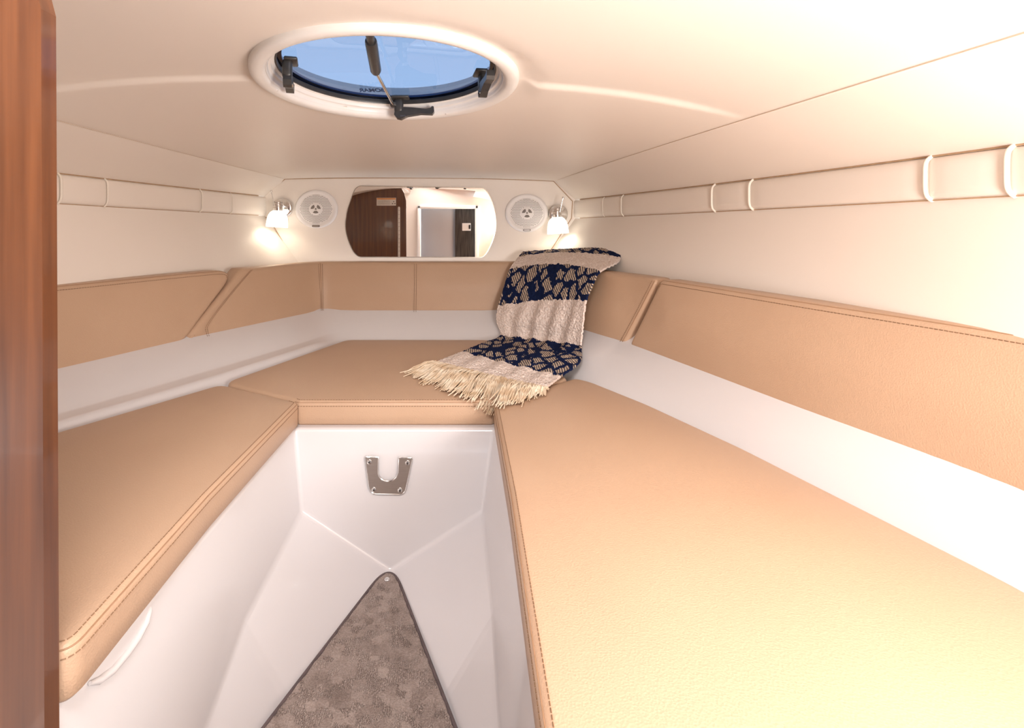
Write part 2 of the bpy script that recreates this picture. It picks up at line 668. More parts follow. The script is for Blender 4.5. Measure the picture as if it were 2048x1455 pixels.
# padded strip with welts along each side
for sg, nm, z3, z4, wl, lab in (
        (-1, 'trim_1', zl3, zl4, (112, 206, 397, 458), 'padded cream strip with welts on the left hull side'),
        (1, 'trim_2', zr3, zr4, (1212, 1250, 1434, 1510, 1868, 2034), 'padded cream strip with welts on the right hull side')):
    root = empty(nm, (0, 0, 0))
    tag(root, lab, 'trim', kind='structure')
    yw = sorted([y_at(q, sg, w_strip) for q in wl])

    def strip_pt(y, a, out):
        """a from lower to upper edge, out = how far off the hull"""
        w = w_strip(y)
        z = H + z3(y) + (z4(y) - z3(y)) * a
        return Vector((sg * (w - out), y, z))

    def bulge(a):
        return 0.002 + 0.011 * max(0.0, 1 - abs(2 * a - 1) ** 5) ** 0.6
    cuts = [YA + 0.005] + yw + [2.2005]
    for y0, y1 in zip(cuts[:-1], cuts[1:]):
        nn = max(6, int((y1 - y0) / 0.02))
        rows = []
        for i in range(nn + 1):
            t = i / nn
            y = y0 + (y1 - y0) * t
            e = min(t, 1 - t) * (y1 - y0)
            k = 0.72 + 0.28 * (1 - math.exp(-e / 0.012))
            rows.append([strip_pt(y, a, bulge(a) * k - 0.001) for a in (0, .03, .08, .15, .27, .4, .5, .6, .73, .85, .92, .97, 1)])
        loft('segment', rows, 'hull', root)
    for i, y in enumerate(yw):
        pts = [strip_pt(y, a, bulge(max(0, min(1, a))) + 0.0005) for a in np.linspace(-0.03, 1.03, 20)]
        rr = (0.0030, 0.0028, 0.0026, 0.0016)[i] if sg < 0 else (0.0032, 0.0030, 0.0028, 0.0026, 0.0022, 0.0012)[i]
        MB().tube(pts, rr, 8).build('welt', 'welt', root)

# bow wall
bow2d = [(570, 358), (640, 356.6), (730, 355.6), (838, 355.6), (930, 356.5), (1020, 358.6), (1107, 362), (1145, 402), (1143, 436), (1105, 495),
         (1072, 545), (1062, 570), (612, 570), (600, 540), (583, 513), (540, 440), (526, 431), (524.5, 393)]
pts = [P(a, b, 2.2) for a, b in bow2d]
wide = inset([Vector((q.x, q.z)) for q in pts], -0.02)
wb = MB().prism([tuple(q) for q in wide], 2.2, 2.215, lambda a, b, h: Vector((a, h, b))).build('wall_bow', 'bow', None, smooth=False)
tag(wb, 'flat cream bow panel carrying the mirror, speakers and lamps', 'wall', kind='structure')
line_tube('joint', [P(a, b, 2.198) for a, b in bow2d[13:] + bow2d[:11]], 0.0017, 'gap', wb)

# headliner
HC = Vector((0.028, 0.977, H + 0.2695))                    # middle of the hatch ring
TILT = math.atan(0.029 / 0.486)
ys_seam = lambda x: 0.985 - 0.085 * min(1.0, (x / 0.64) ** 2)


def ceil_z(x, y):
    w = w_ceil(y)
    t = max(-1.0, min(1.0, x / w))
    edge = zl5(y) * (1 - t) / 2 + zr5(y) * (1 + t) / 2
    cam_ = np.interp(y, [-.12, .4, .95, 1.2, 2.2], [.098, .092, .078, .064, .0095])
    z = H + edge + cam_ * (1 - abs(t) ** 3)
    # the forward panel sits a little lower: a rounded step along the seam
    q = (y - ys_seam(x)) / 0.016
    st = 1 / (1 + math.exp(-max(-30, min(30, q * 5))))
    fade = max(0.0, 1 - abs(t) ** 12)
    z = z - 0.0075 * st * fade * math.exp(-max(0.0, y - 0.98) / 0.55)
    # the headliner is drawn up flat under the hatch ring
    r = math.hypot(x - HC.x, y - HC.y)
    if r < 0.275:
        pl = HC.z - math.tan(TILT) * (y - HC.y) + 0.004
        k = max(0.0, min(1.0, (0.275 - r) / 0.025))
        k = k * k * (3 - 2 * k)
        z += max(0.0, pl - z) * k
    return z


ts = np.r_[-1.03, np.linspace(-1, 1, 61), 1.03]
yrow = list(np.linspace(-0.12, 0.80, 34)) + list(np.linspace(0.815, 1.02, 95)) + list(np.linspace(1.04, 2.206, 44))
# rows bend with the seam near it
vs, fs = [], []
for yy in yrow:
    for t in ts:
        x = t * w_ceil(min(2.2, yy))
        vs.append(Vector((x, yy, ceil_z(x, yy))))
nc = len(ts)
for f_ in grid_faces(len(yrow), nc):
    c = sum((vs[i] for i in f_), Vector()) / 4
    if math.hypot(c.x - HC.x, c.y - HC.y) > 0.222 and not (-.24 < c.x < .30 and c.y < .50):  # hatch hole, plus an opening added for the overhead fill
        fs.append(f_)
ce = build('ceiling', vs, fs, 'headliner')
tag(ce, 'cream cambered headliner around the round hatch', 'ceiling', kind='structure')

for c_, d_ in (((.03, .513, 1.24), (.58, .012, .30)), ((-.252, .19, 1.24), (.012, .66, .30)), ((.312, .19, 1.24), (.012, .66, .30)), ((.03, .19, 1.395), (.58, .66, .012))):
    MB().box(c_, d_, ch=.003).build('fill_box_side', 'wood', ce)  # unseen box added round the overhead fill, wooden to cut its bounce

# aft end of the cabin, seen in the mirror
cab = MB()
AX0, AX1, AZ = -0.172, 0.322, H + 0.176
yb = YA
cab.box(((AX1 + 0.95) / 2, yb - 0.01, 0.62), (0.95 - AX1, 0.02, 1.3))
cab.box(((AX0 - 0.95) / 2, yb - 0.01, 0.62), (0.95 + AX0, 0.02, 1.3))
cab.box(((AX0 + AX1) / 2, yb - 0.01, (AZ + 1.40) / 2), (AX1 - AX0, 0.02, 1.40 - AZ))
wa = cab.build('wall_aft', 'headliner', None, smooth=False)
tag(wa, 'cream aft wall around the doorway, reflected in the mirror', 'wall', kind='structure')
fr_ = MB()
for x in (AX0, AX1):
    fr_ = MB().box((x, yb + 0.004, (AZ) / 2), (0.03, 0.03, AZ + 0.03), ch=0.006)
    fr_.build('door_frame', 'white', wa)
MB().box(((AX0 + AX1) / 2, yb + 0.004, AZ), (AX1 - AX0 + 0.03, 0.03, 0.03), ch=0.006).build('door_frame', 'white', wa)
d1 = empty('door_1', (0.0, yb - 0.06, 0.0))
tag(d1, 'grey satin door with a dark edge panel, reflected in the mirror', 'door', kind='structure')
bend = MB()
rows = [[Vector((x, -0.05 + 0.06 * math.cos((x + 0.17) * 4.5), z)) for x in np.linspace(-0.19, 0.135, 20)] for z in (0.0, 1.0)]
loft('door_leaf', rows, 'greydoor', d1)
MB().box((0.235, -0.01, 0.5), (0.20, 0.012, 1.0), ch=0.002).build('edge_panel', 'darkwood', d1)
lt = MB().box((0.235, 0.0, H + 0.006), (0.075, 0.014, 0.066), ch=0.004).build('door_latch', 'white', d1)
MB().box((0.262, 0.008, H + 0.006), (0.016, 0.004, 0.036)).build('latch_slot', 'black', lt)

# ------------------------------------------------------------------ moulded liner: ledge round the berth, deck, footwell
A_ = [(-.83, .30), (-.725, .85), (-.647, 1.022), (-.573, 1.153), (-.466, 1.352), (-.381, 1.556), (-.252, 1.893),
      (.282, 1.893), (.445, 1.53), (.509, 1.396), (.60, 1.207), (.682, .985), (.80, .596), (.855, .25), (.862, -.11)]
B_ = [(-.915, .30), (-.845, .98), (-.79, 1.13), (-.725, 1.29), (-.64, 1.51), (-.53, 1.74), (-.378, 2.05),
      (.405, 2.05), (.585, 1.585), (.633, 1.47), (.695, 1.235), (.765, .955), (.847, .64), (.872, .3), (.875, -.11)]
ZDECK, ZSEAT, ZB = H - 0.461, H - 0.403, H - 0.332


def smooth_open(pts, radius, step=0.02):
    return round_poly([Vector(q) for q in pts], radius, step, closed=False)


def resample_n(pts, segs):
    """resample a polyline given as corner list with a fixed count per segment (Catmull-Rom, corners kept where flagged)"""
    n = len(pts)
    corner = {0, 6, 7, n - 1}
    out = []
    for i in range(n - 1):
        p1, p2 = Vector(pts[i]), Vector(pts[i + 1])
        p0 = Vector(pts[i - 1]) if i not in corner else p1 - (p2 - p1)
        p3 = Vector(pts[i + 2]) if (i + 1) not in corner else p2 + (p2 - p1)
        for j in range(segs):
            t = j / segs
            out.append(0.5 * ((2 * p1) + (p2 - p0) * t + (2 * p0 - 5 * p1 + 4 * p2 - p3) * t * t + (3 * p1 - p0 - 3 * p2 + p3) * t ** 3))
    out.append(Vector(pts[-1]))
    return out


def soften(pl, k=2):
    for _ in range(k):
        pl = [pl[0]] + [(pl[i - 1] + pl[i] * 2 + pl[i + 1]) / 4 for i in range(1, len(pl) - 1)] + [pl[-1]]
    return pl


NSEG = 10
Al, Bl = soften(resample_n(A_, NSEG)), soften(resample_n(B_, NSEG))
rows = []
half = len(Al)
prof_l = [(-.25, -.004), (-.06, -.003), (0.0, 0.006), (.06, .03), (.17, .052), (.21, .0575), (.25, .059), (.40, .061), (.44, .064), (.50, .072), (.75, .102), (1.0, .131), (1.22, .158), (1.35, .168)]
prof_r = [(-.25, -.004), (-.06, -.003), (0.0, 0.006), (.05, .018), (.14, .032), (.21, .041), (.25, .046), (.40, .064), (.44, .069), (.50, .077), (.75, .104), (1.0, .131), (1.22, .158), (1.35, .168)]
for k in range(len(prof_l)):
    row = []
    for i in range(half):
        u = i / NSEG
        wl = max(0.0, min(1.0, (6.0 - u) / 0.35)) * max(0, min(1, (u - 0.6) / 1.2))      # the groove runs along the port side only
        a = prof_l[k][0] * wl + prof_r[k][0] * (1 - wl)
        z = prof_l[k][1] * wl + prof_r[k][1] * (1 - wl)
        q = Al[i].lerp(Bl[i], a)
        row.append(Vector((q.x, q.y, ZDECK + 0.005 + z)))
    rows.append(row)
lg = loft('wall_berth_ledge', rows, 'gelcoat')
tag(lg, 'glossy white moulded ledge between seat cushions and backrests', 'ledge', kind='structure')

# footwell with deck rim: coarse shape, rounded by a bevel
fw_v, fw_f = [], []


def V(*q):
    fw_v.append(Vector(q)); return len(fw_v) - 1


yE = -0.11
deck = {}
DL0, DL1, DL2 = V(-.60, 1.30, ZDECK), V(-.72, .70, ZDECK), V(-.80, yE, ZDECK)
DR0, DR1, DR2 = V(.60, 1.30, ZDECK), V(.72, .70, ZDECK), V(.80, yE, ZDECK)
DF0, DF1 = V(-.30, 1.90, ZDECK), V(.30, 1.90, ZDECK)
FL, FR = V(-.219, 1.206, ZDECK), V(.242, 1.206, ZDECK)
L1, L2 = V(-.224, .70, ZDECK), V(-.250, yE, ZDECK)
R1, R2 = V(.240, .70, ZDECK), V(.238, yE, ZDECK)
kL, kR = V(-.202, 1.204, .139), V(.216, 1.204, .139)
tip = V(.004, 1.203, .004)
lL0, lR0 = V(-.203, .88, .128), V(.2176, .88, .140)
lL1, lL2 = V(-.206, .70, .050), V(-.235, yE, .01)
lR1, lR2 = V(.2176, .70, .062), V(.2176, yE, .01)
cL0, cR0 = V(-.130, .88, .0), V(.136, .88, .0)
cL1, cL2 = V(-.195, .70, .0), V(-.22, yE, .0)
cR1, cR2 = V(.200, .70, .0), V(.20, yE, .0)
fw_f += [(DF0, FL, FR, DF1), (DF0, DL0, FL), (DL0, DL1, L1, FL), (DL1, DL2, L2, L1), (DF1, FR, DR0), (DR0, FR, R1, DR1), (DR1, R1, R2, DR2)]
fw_f += [(FL, kL, tip, kR, FR), (FL, L1, lL1, lL0, kL), (L1, L2, lL2, lL1), (FR, kR, lR0, lR1, R1), (R1, lR1, lR2, R2)]
fw_f += [(kL, lL0, cL0, tip), (lL0, lL1, cL1, cL0), (lL1, lL2, cL2, cL1), (kR, tip, cR0, lR0), (lR0, cR0, cR1, lR1), (lR1, cR1, cR2, lR2), (tip, cL0, cL1, cL2, cR2, cR1, cR0)]
fl = build('floor', fw_v, fw_f, 'gelcoat', None, smooth=False)
bv = fl.modifiers.new('round', 'BEVEL')
bv.width = 0.02; bv.segments = 6; bv.limit_method = 'ANGLE'; bv.angle_limit = math.radians(12)
fl.data.polygons.foreach_set('use_smooth', [True] * len(fl.data.polygons))
tag(fl, 'glossy white moulded footwell with sloping lower facets', 'floor', kind='structure')
# hand scoop in the port side of the footwell, below the cushion
sx_ = -.2255
def on_side(px, py, x=sx_):
    y = (x - CX) * F / (px - PX)
    return Vector((x, y, H - (py - PY) / F * y))
arc = [on_side(a, b) for a, b in ((300, 1212), (297.5, 1221), (291, 1244), (274, 1276), (253.5, 1305), (224, 1341), (199, 1360), (180, 1366))]
MB().tube(arc, [.002, .0042, .005, .005, .005, .0046, .004, .002], 10).build('scoop_lip', 'gelcoat', fl)

# ------------------------------------------------------------------ seat cushions
TS = ZSEAT - ZDECK


def flat(a, b, h):
    return Vector((a, b, ZDECK + h))


def seat(name, label, pts, radii, inner):
    """inner = index range of outline corners that carry the seam"""
    root = empty(name, (sum(q[0] for q in pts) / len(pts), sum(q[1] for q in pts) / len(pts), ZDECK))
    tag(root, label, 'cushion', 'seat cushions of the berth')
    off = root.location.copy()
    mp = lambda a, b, h: flat(a, b, h) - off
    ol = round_poly([Vector(q) for q in pts], radii, 0.012)
    cushion('pad', ol, TS, mp, 'vinyl', root, r=0.012, crown=0.006, g=0.03)
    if area2(ol) < 0: ol = ol[::-1]
    lines = []
    for d, h, kind in ((0.0085, TS - 0.0002, 't'), (0.0022, TS - 0.0049, 's'), (-0.0002, TS - 0.0125, 't')):
        lp = inset(ol, d) if d > 0 else inset(ol, d)
        pth = [mp(q.x, q.y, h) for q in lp if inner(q)]
        # rotate so that the path has no jump
        jump = max(range(len(pth)), key=lambda i: (pth[i] - pth[i - 1]).length)
        pth = pth[jump:] + pth[:jump]
        if kind == 't':
            dashes('stitching', pth, root, 0.0007)
        else:
            line_tube('seam', pth, 0.0008, 'seam', root)
    return root


bow_front = [(-.206, 1.236), (.212, 1.236)]
seat('seat_cushion', 'tan seat cushion across the bow, under the blanket fringe',
     [(-.213, 1.222), (.238, 1.222), (.458, 1.405), (.275, 1.895), (-.246, 1.895), (-.381, 1.556), (-.455, 1.37)],
     [.012, .012, .04, .05, .05, .3, .045], lambda q: q.y < 1.28 and -.23 < q.x < .245)
seat('seat_cushion', 'long tan seat cushion beside the mahogany panel',
     [(-.211, 1.218), (-.455, 1.358), (-.573, 1.150), (-.647, 1.02), (-.70, .88), (-.745, .70), (-.76, .515), (-.214, .502), (-.2205, .80)],
     [.02, .035, .4, .4, .4, .4, .03, .022, .3], lambda q: q.x > -.245)
seat('seat_cushion', 'widest tan seat cushion, below the longest backrest',
     [(.241, 1.216), (.237, .80), (.224, .35), (.215, -.09), (.845, -.09), (.842, .25), (.79, .596), (.682, .965), (.595, 1.20), (.509, 1.38), (.472, 1.415)],
     [.02, .3, .3, .03, .03, .5, .5, .5, .4, .2, .035], lambda q: q.x < .265)

# ------------------------------------------------------------------ backrests
FR_T = 0.058


class Rail:
    """front face of the backrests: a plan curve with arc length, leaning outwards"""
    def __init__(s, pts, corner_r):
        pl = round_poly([Vector(q) for q in resample_n(pts, 6)], 0.0, 0.006, closed=False)
        # round the two bow corners by local smoothing
        A = np.array([tuple(q) for q in pl])
        d = np.r_[0, np.cumsum(np.linalg.norm(np.diff(A, axis=0), axis=1))]
        N = int(d[-1] / 0.006)
        t = np.linspace(0, d[-1], N)
        A = np.c_[np.interp(t, d, A[:, 0]), np.interp(t, d, A[:, 1])]
        for _ in range(26):
            A[1:-1] = (A[:-2] + 2 * A[1:-1] + A[2:]) / 4
        s.A = A
        s.d = np.r_[0, np.cumsum(np.linalg.norm(np.diff(A, axis=0), axis=1))]
        tg = np.gradient(A, s.d, axis=0)
        for _ in range(4):
            tg[1:-1] = (tg[:-2] + 2 * tg[1:-1] + tg[2:]) / 4
        tg /= np.linalg.norm(tg, axis=1)[:, None]
        s.n = np.c_[-tg[:, 1], tg[:, 0]]            # outward for a path from port aft round the bow to starboard aft

    def at(s, q):
        return (Vector((np.interp(q, s.d, s.A[:, 0]), np.interp(q, s.d, s.A[:, 1]))),
                Vector((np.interp(q, s.d, s.n[:, 0]), np.interp(q, s.d, s.n[:, 1]))))

    def s_of_y(s, y, side):
        m_ = s.A[:, 0] * side > 0.2
        i = np.argmin(np.where(m_, abs(s.A[:, 1] - y), 9))
        return float(s.d[i])

    def map(s, a, b, h):
        p_, n_ = s.at(a)
        q = p_ + n_ * (FR_T - h + 0.16 * b)
        return Vector((q.x, q.y, ZB + b))


rail = Rail(B_, 0.05)
HB = 0.196                                     # height of the backrests


def backrest(name, label, outline_st, radii, stitches, off, r=0.014, cr=0.008, T=FR_T):
    root = empty(name, off)
    tag(root, label, 'backrest', 'backrests round the berth')
    offv = Vector(off)
    mp = lambda a, b, h: rail.map(a, b, h) - offv
    ol = round_poly([Vector(q) for q in outline_st], radii, 0.010)
    cushion('pad', ol, T, mp, 'vinyl', root, r=r, crown=cr, g=0.02, cs=0.06)
    if area2(ol) < 0: ol = ol[::-1]
    for kind, data in stitches:
        if kind == 'edge':
            d, h, cond, th = data
            lp = inset(ol, d)
            pth = [mp(q.x, q.y, h) for q in lp if cond(q)]
            jump = max(range(len(pth)), key=lambda i: (pth[i] - pth[i - 1]).length)
            pth = pth[jump:] + pth[:jump]
        else:
            path, h, th = data
            pth = [mp(a, b, h) for a, b in path]
        if th == 't': dashes('stitching', pth, root, 0.0007)
        else: line_tube('seam', pth, 0.0009, 'seam', root)
    return root


sL_bot, sL_top = rail.s_of_y(1.50, -1), rail.s_of_y(1.725, -1)
sL_aft = rail.s_of_y(0.42, -1)
sR_bot, sR_top = rail.s_of_y(1.485, 1), rail.s_of_y(1.385, 1)
sR_aft = rail.s_of_y(-0.08, 1)
TM = FR_T
top_edge = lambda q: q.y > HB - 0.03
backrest('backrest_cushion', 'tan backrest with slanting end next to the mahogany panel',
         [(sL_aft, 0), (sL_bot + .02, -0.004), (sL_top, HB), (sL_aft, HB)], [.02, .075, .035, .02],
         [('edge', (0.011, TM + 0.0001, top_edge, 't')), ('edge', (0.003, TM - 0.0056, top_edge, 's'))], (-.75, 1.2, ZB))
backrest('backrest_cushion', 'longest tan backrest, beside the blanket and over the widest seat',
         [(sR_bot + .012, -0.004), (sR_aft, -0.004), (sR_aft, HB), (sR_top + .012, HB)], [.02, .02, .02, .018],
         [('edge', (0.011, TM + 0.0001, top_edge, 't')), ('edge', (0.003, TM - 0.0056, top_edge, 's'))], (.8, .9, ZB))
sc1, sc2 = None, None
iL = int(np.argmin(np.linalg.norm(rail.A - np.array([-.378, 2.05]), axis=1)))
iR = int(np.argmin(np.linalg.norm(rail.A - np.array([.405, 2.05]), axis=1)))
s1, s2 = float(rail.d[iL]), float(rail.d[iR])
smid = rail.s_of_y(2.05, -1)
i0 = int(np.argmin(abs(rail.A[:, 0] - P(832, 570, 2.06).x) + 9 * (rail.A[:, 1] < 1.95)))
s0 = float(rail.d[i0])
vl = lambda s_: [(s_, b) for b in np.linspace(0.004, HB - 0.003, 24)]
eb, et = sL_bot + .092, sL_top + .046
eL = [(eb + .004 * (1 - q) , .004 + .026 * q) for q in np.linspace(0, 1, 4)] + [(eb + (et - eb) * t ** 1.12, 0.03 + (HB - .034) * t) for t in np.linspace(0.08, 1, 20)]
endR = [(sR_bot - 0.018 + (sR_top - sR_bot) * t, .006 + (HB - .012) * t) for t in np.linspace(0, 1, 20)]
hT = TM + 0.0085
backrest('backrest_cushion', 'tan backrest wrapping round the bow below the mirror',
         [(sL_bot - .002 + .022, 0), (sR_bot, 0), (sR_top, HB), (sL_top + .014, HB)], [.012, .02, .02, .02],
         [('p', (vl(s1 - .005), hT, 't')), ('p', (vl(s1), hT - .0004, 's')), ('p', (vl(s1 + .005), hT, 't')),
          ('p', (vl(s0 - .004), hT, 't')), ('p', (vl(s0 + .004), hT, 't')),
          ('p', (eL, hT - .0015, 't')), ('p', ([(a + .006, b) for a, b in eL], hT - .0012, 't')),
          ('p', (endR, TM + .0012, 't')), ('p', ([(a + .008, b) for a, b in endR], TM - .0004, 's'))], (0, 2.05, ZB))

# ------------------------------------------------------------------ mahogany bulkhead
YB = 0.48
xe = P(87, 700, YB).x
bk = empty('wall_bulkhead', (xe, YB, 0))
tag(bk, 'varnished mahogany bulkhead panel with vertical grain', 'wall', kind='structure')
off = bk.location.copy()
prof = [(-.93, 0.02)]
top = [(x, ceil_z(x, YB) + 0.01) for x in np.linspace(-.66, -.33, 10)]
ol2 = [(-.90, 0.02), (P(92, 1455, YB).x, 0.02), (P(82, 0, YB).x, H + 0.20), (-.238, H + .255), (-.262, ceil_z(-.262, YB) + .008)] + [(x, ceil_z(x, YB) + .008) for x in np.linspace(-.30, -.64, 12)] + [(-.90, H + .12)]
MB().prism(ol2, 0.0, 0.018, lambda a, b, h: Vector((a, YB + h, b)) - off).build('panel', 'wood', bk, smooth=False)
hg = MB()
MB().box(Vector((-.276, YB + .0195, H - .18)) - off, (0.018, 0.003, 0.66)).build('hinge_leaf', 'steel', bk)
for i in range(22):
    hg.tube([Vector((-.276, YB + .022, H - .50 + i * .030)) - off, Vector((-.276, YB + .022, H - .475 + i * .030)) - off], 0.005, 8)
h_ = hg.build('hinge_knuckles', 'white', bk); h_['kind'] = 'stuff'
st = empty('warning_sticker', (-.37, YB + .0185, H + .192))
tag(st, 'white and orange warning sticker on the mahogany panel in the mirror', 'sticker')
MB().box((0, 0, 0), (0.144, 0.001, 0.058)).build('paper', 'paper', st)
MB().box((0, .0006, .0215), (0.138, 0.001, 0.011)).build('header', 'orange', st)
tx = MB()
for i in range(4):
    tx.box((-.018, .0006, .006 - i * .008), (.09, .0008, .0016))
tx.build('print', 'spkgrey', st)
lg_ = MB()
for a in (90, 210, 330):
    lg_.box((.055 + .010 * math.cos(math.radians(a)), .0007, -.009 + .010 * math.sin(math.radians(a))), (.008, .0008, .006))
lg_.build('symbol', 'print', st)

# ------------------------------------------------------------------ mirror
def mirror():
    y = 2.199
    ol_px = [(720, 372.6), (800, 373.6), (880, 375), (967, 377), (975, 386), (984, 406), (989.5, 430), (991, 450), (988, 470), (981, 489),
             (973, 505), (965, 513.5), (840, 513), (718, 512.5), (708, 503), (699, 483), (693.5, 465), (692, 448), (696, 420), (707, 388), (712, 377)]
    pts = [P(a, b, y) for a, b in ol_px]
    c = sum(pts, Vector()) / len(pts)
    root = empty('wall_mirror', (c.x, y, c.z))
    tag(root, 'barrel-shaped frameless wall mirror between the two speakers', 'mirror')
    o2 = round_poly([Vector((q.x - c.x, q.z - c.z)) for q in pts], [.03, 0, 0, .03] + [.2] * 7 + [.03, 0, .03] + [.2] * 6 + [.03], 0.01)
    if area2(o2) < 0: o2 = o2[::-1]
    big_ = inset(o2, -0.0035)
    MB().prism([tuple(q) for q in big_], 0, -0.0045, lambda a, b, h: Vector((a, h, b))).build('backing_edge', 'mirror_edge', root, smooth=False)
    n = len(o2)
    MB().prism([tuple(q) for q in o2], -0.0046, -0.0062, lambda a, b, h: Vector((a, h, b))).build('glass', 'mirror', root, smooth=False)


mirror()

# ------------------------------------------------------------------ speakers
def speaker(px, py, label, light_badge):
    y = 2.1995
    c = P(px, py, y)
    root = empty('speaker', c)
    tag(root, label, 'speaker', 'speakers on the bow panel')
    A2 = Matrix.Rotation(math.pi / 2, 4, 'X')          # local z of the lathe -> towards the cabin (-y)
    k = .895
    MB().lathe([(.0, .001), (.0895, .001), (.0895, .006), (.087, .0105), (.081, .0125), (.075, .0115), (.070, .0100)], 72, A2, 1, k).build('rim', 'spk', root)
    gm = MB()
    gm.lathe([(.0705, .0098), (.060, .0112), (.045, .0124), (.028, .0132), (.0, .0132)], 64, A2, 1, k)
    gm.build('grille', 'spk', root)
    hl = MB()
    dx = .0060
    for i in range(-12, 13):
        for j in range(-14, 15):
            x, z = i * dx + (j % 2) * dx / 2, j * dx * .80
            rr = math.hypot(x, z / k)
            an = math.atan2(z / k, x)
            lim = .0668 / max(.93, math.cos(((an + math.pi / 8) % (math.pi / 4)) - math.pi / 8) * 1.0) * 1.0
            if rr > .066 or rr < .0285: continue
            d_ = .0132 - (.0034 * max(0, (rr - .028) / .0425) ** 1.5) + .0003
            ring = [(x + .0016 * math.cos(t), z + .0016 * math.sin(t)) for t in np.linspace(0, 2 * math.pi, 7)[:-1]]
            q0 = len(hl.v)
            hl.v += [Vector((a, -d_, b)) for a, b in ring]
            hl.f.append(tuple(range(q0, q0 + 6)))
    h2 = hl.build('grille_holes', 'dark', root, smooth=False); h2['kind'] = 'stuff'
    hub = MB().lathe([(.0275, .0128), (.0262, .0155), (.022, .0165), (.0, .0168)], 40, A2, 1, k).build('hub', 'spk', root)
    for a in (35, 145, 270):
        ar = math.radians(a)
        w_ = []
        for t in np.linspace(-.62, .62, 9): w_.append((.0205 * math.cos(ar + t), .0205 * math.sin(ar + t)))
        for t in np.linspace(.5, -.5, 5): w_.append((.0085 * math.cos(ar + t), .0085 * math.sin(ar + t)))
        MB().prism(w_, -.0166, -.0172, lambda a_, b_, h: Vector((a_, h, b_ * k))).build('opening', 'spkgrey', hub, smooth=False)
    MB().lathe([(.0045, .0165), (.004, .0178), (0, .018)], 16, A2, 1, k).build('cap', 'spkgrey', hub)
    bz = -.0790 * k
    pill = [(.0125 + .0035 * math.cos(t), bz + .0042 * math.sin(t)) for t in np.linspace(-math.pi / 2, math.pi / 2, 9)] + \
           [(-.0125 + .0035 * math.cos(t), bz + .0042 * math.sin(t)) for t in np.linspace(math.pi / 2, 1.5 * math.pi, 9)]
    bd = MB().prism(pill, -.0120, -.0134, lambda a_, b_, h: Vector((a_, h, b_))).build('badge', 'spkgrey', root, smooth=False)
    ins = [(a * .78 + .0, bz + (b - bz) * .45) for a, b in pill]
    MB().prism(ins, -.0133, -.0137, lambda a_, b_, h: Vector((a_, h, b_))).build('badge_inlay', 'spk' if light_badge else 'steel', bd, smooth=False)


speaker(633.5, 418, 'round white speaker on the bow panel, beside the wood reflected in the mirror', False)
speaker(1053, 426, 'round white speaker on the bow panel, above the blanket', True)

# ------------------------------------------------------------------ wall lamps
def lamp(px, py, label, sgn, shade_px):
    y = 2.1995
    c = P(px, py, y)
    root = empty('wall_lamp', c)
    tag(root, label, 'lamp', 'reading lamps on the bow panel')
    A2 = Matrix.Rotation(math.pi / 2, 4, 'X')
    MB().lathe([(.0, .001), (.040, .001), (.0405, .004), (.038, .009), (.030, .0125), (.0, .014)], 40, A2).build('base_plate', 'chrome', root)
    sp = P(*shade_px, 2.105) - c                       # middle of the shade
    hx = sp.x
    top_ = Vector((sp.x, sp.y, sp.z + .034))
    MB().tube([(0, -.010, .004), (sp.x * .35, -.045, .012), (sp.x * .75, -.075, top_.z + .014), top_ + Vector((0, 0, .014))], [.010, .009, .009, .011], 14).build('arm', 'chrome', root)
    sk = MB().lathe([(.0, .040), (.0165, .040), (.018, .037), (.018, .008), (.0175, .0), (.010, -.004), (0, -.004)], 28, Matrix.Translation(top_)).build('socket', 'chrome', root)
    for k in range(3):
        MB().lathe([(.0182, .010 + k * .010), (.0188, .012 + k * .010), (.0182, .014 + k * .010)], 28, Matrix.Translation(top_)).build('ring', 'steel', sk)
    ro = MB().tube([top_ + Vector((sgn * .008, -.016, .020)), top_ + Vector((sgn * .020, -.020, .075))], .0020, 8).build('toggle', 'chrome', root)
    MB().lathe([(.0001, -.0042), (.003, -.003), (.0042, 0), (.003, .003), (.0001, .0042)], 12, Matrix.Translation(top_ + Vector((sgn * .020, -.020, .077)))).build('knob', 'chrome', ro)
    tl_ = Matrix.Translation(top_) @ Matrix.Rotation(math.radians(-4 * sgn), 4, 'Y')
    prof_ = [(.012, .002), (.020, -.001), (.029, -.008), (.0355, -.018), (.0395, -.032), (.0415, -.050), (.0425, -.066), (.0405, -.066), (.0395, -.050), (.0375, -.032), (.0335, -.019), (.027, -.010), (.018, -.004)]
    MB().lathe(prof_, 36, tl_).build('shade', 'shade', root)
    MB().lathe([(.006, -.004), (.010, -.012), (.011, -.022), (.008, -.032), (.0001, -.035)], 16, tl_).build('bulb', 'shade', root)
    l = bpy.data.lights.new('lamp_light', 'POINT')
    l.energy = 0.10
    l.color = (1.0, 0.88, 0.72)
    l.shadow_soft_size = 0.006
    lo = bpy.data.objects.new('lamp_light', l)
    COL.objects.link(lo)
    lo.parent = root
    lo.location = tl_ @ Vector((0, 0, -.044))


lamp(567, 415, 'lit chrome lamp with frosted shade beside the speaker near the wood reflection', -1, (556, 438))
lamp(1116, 428, 'lit chrome lamp with frosted shade above the blanket', 1, (1114, 451))

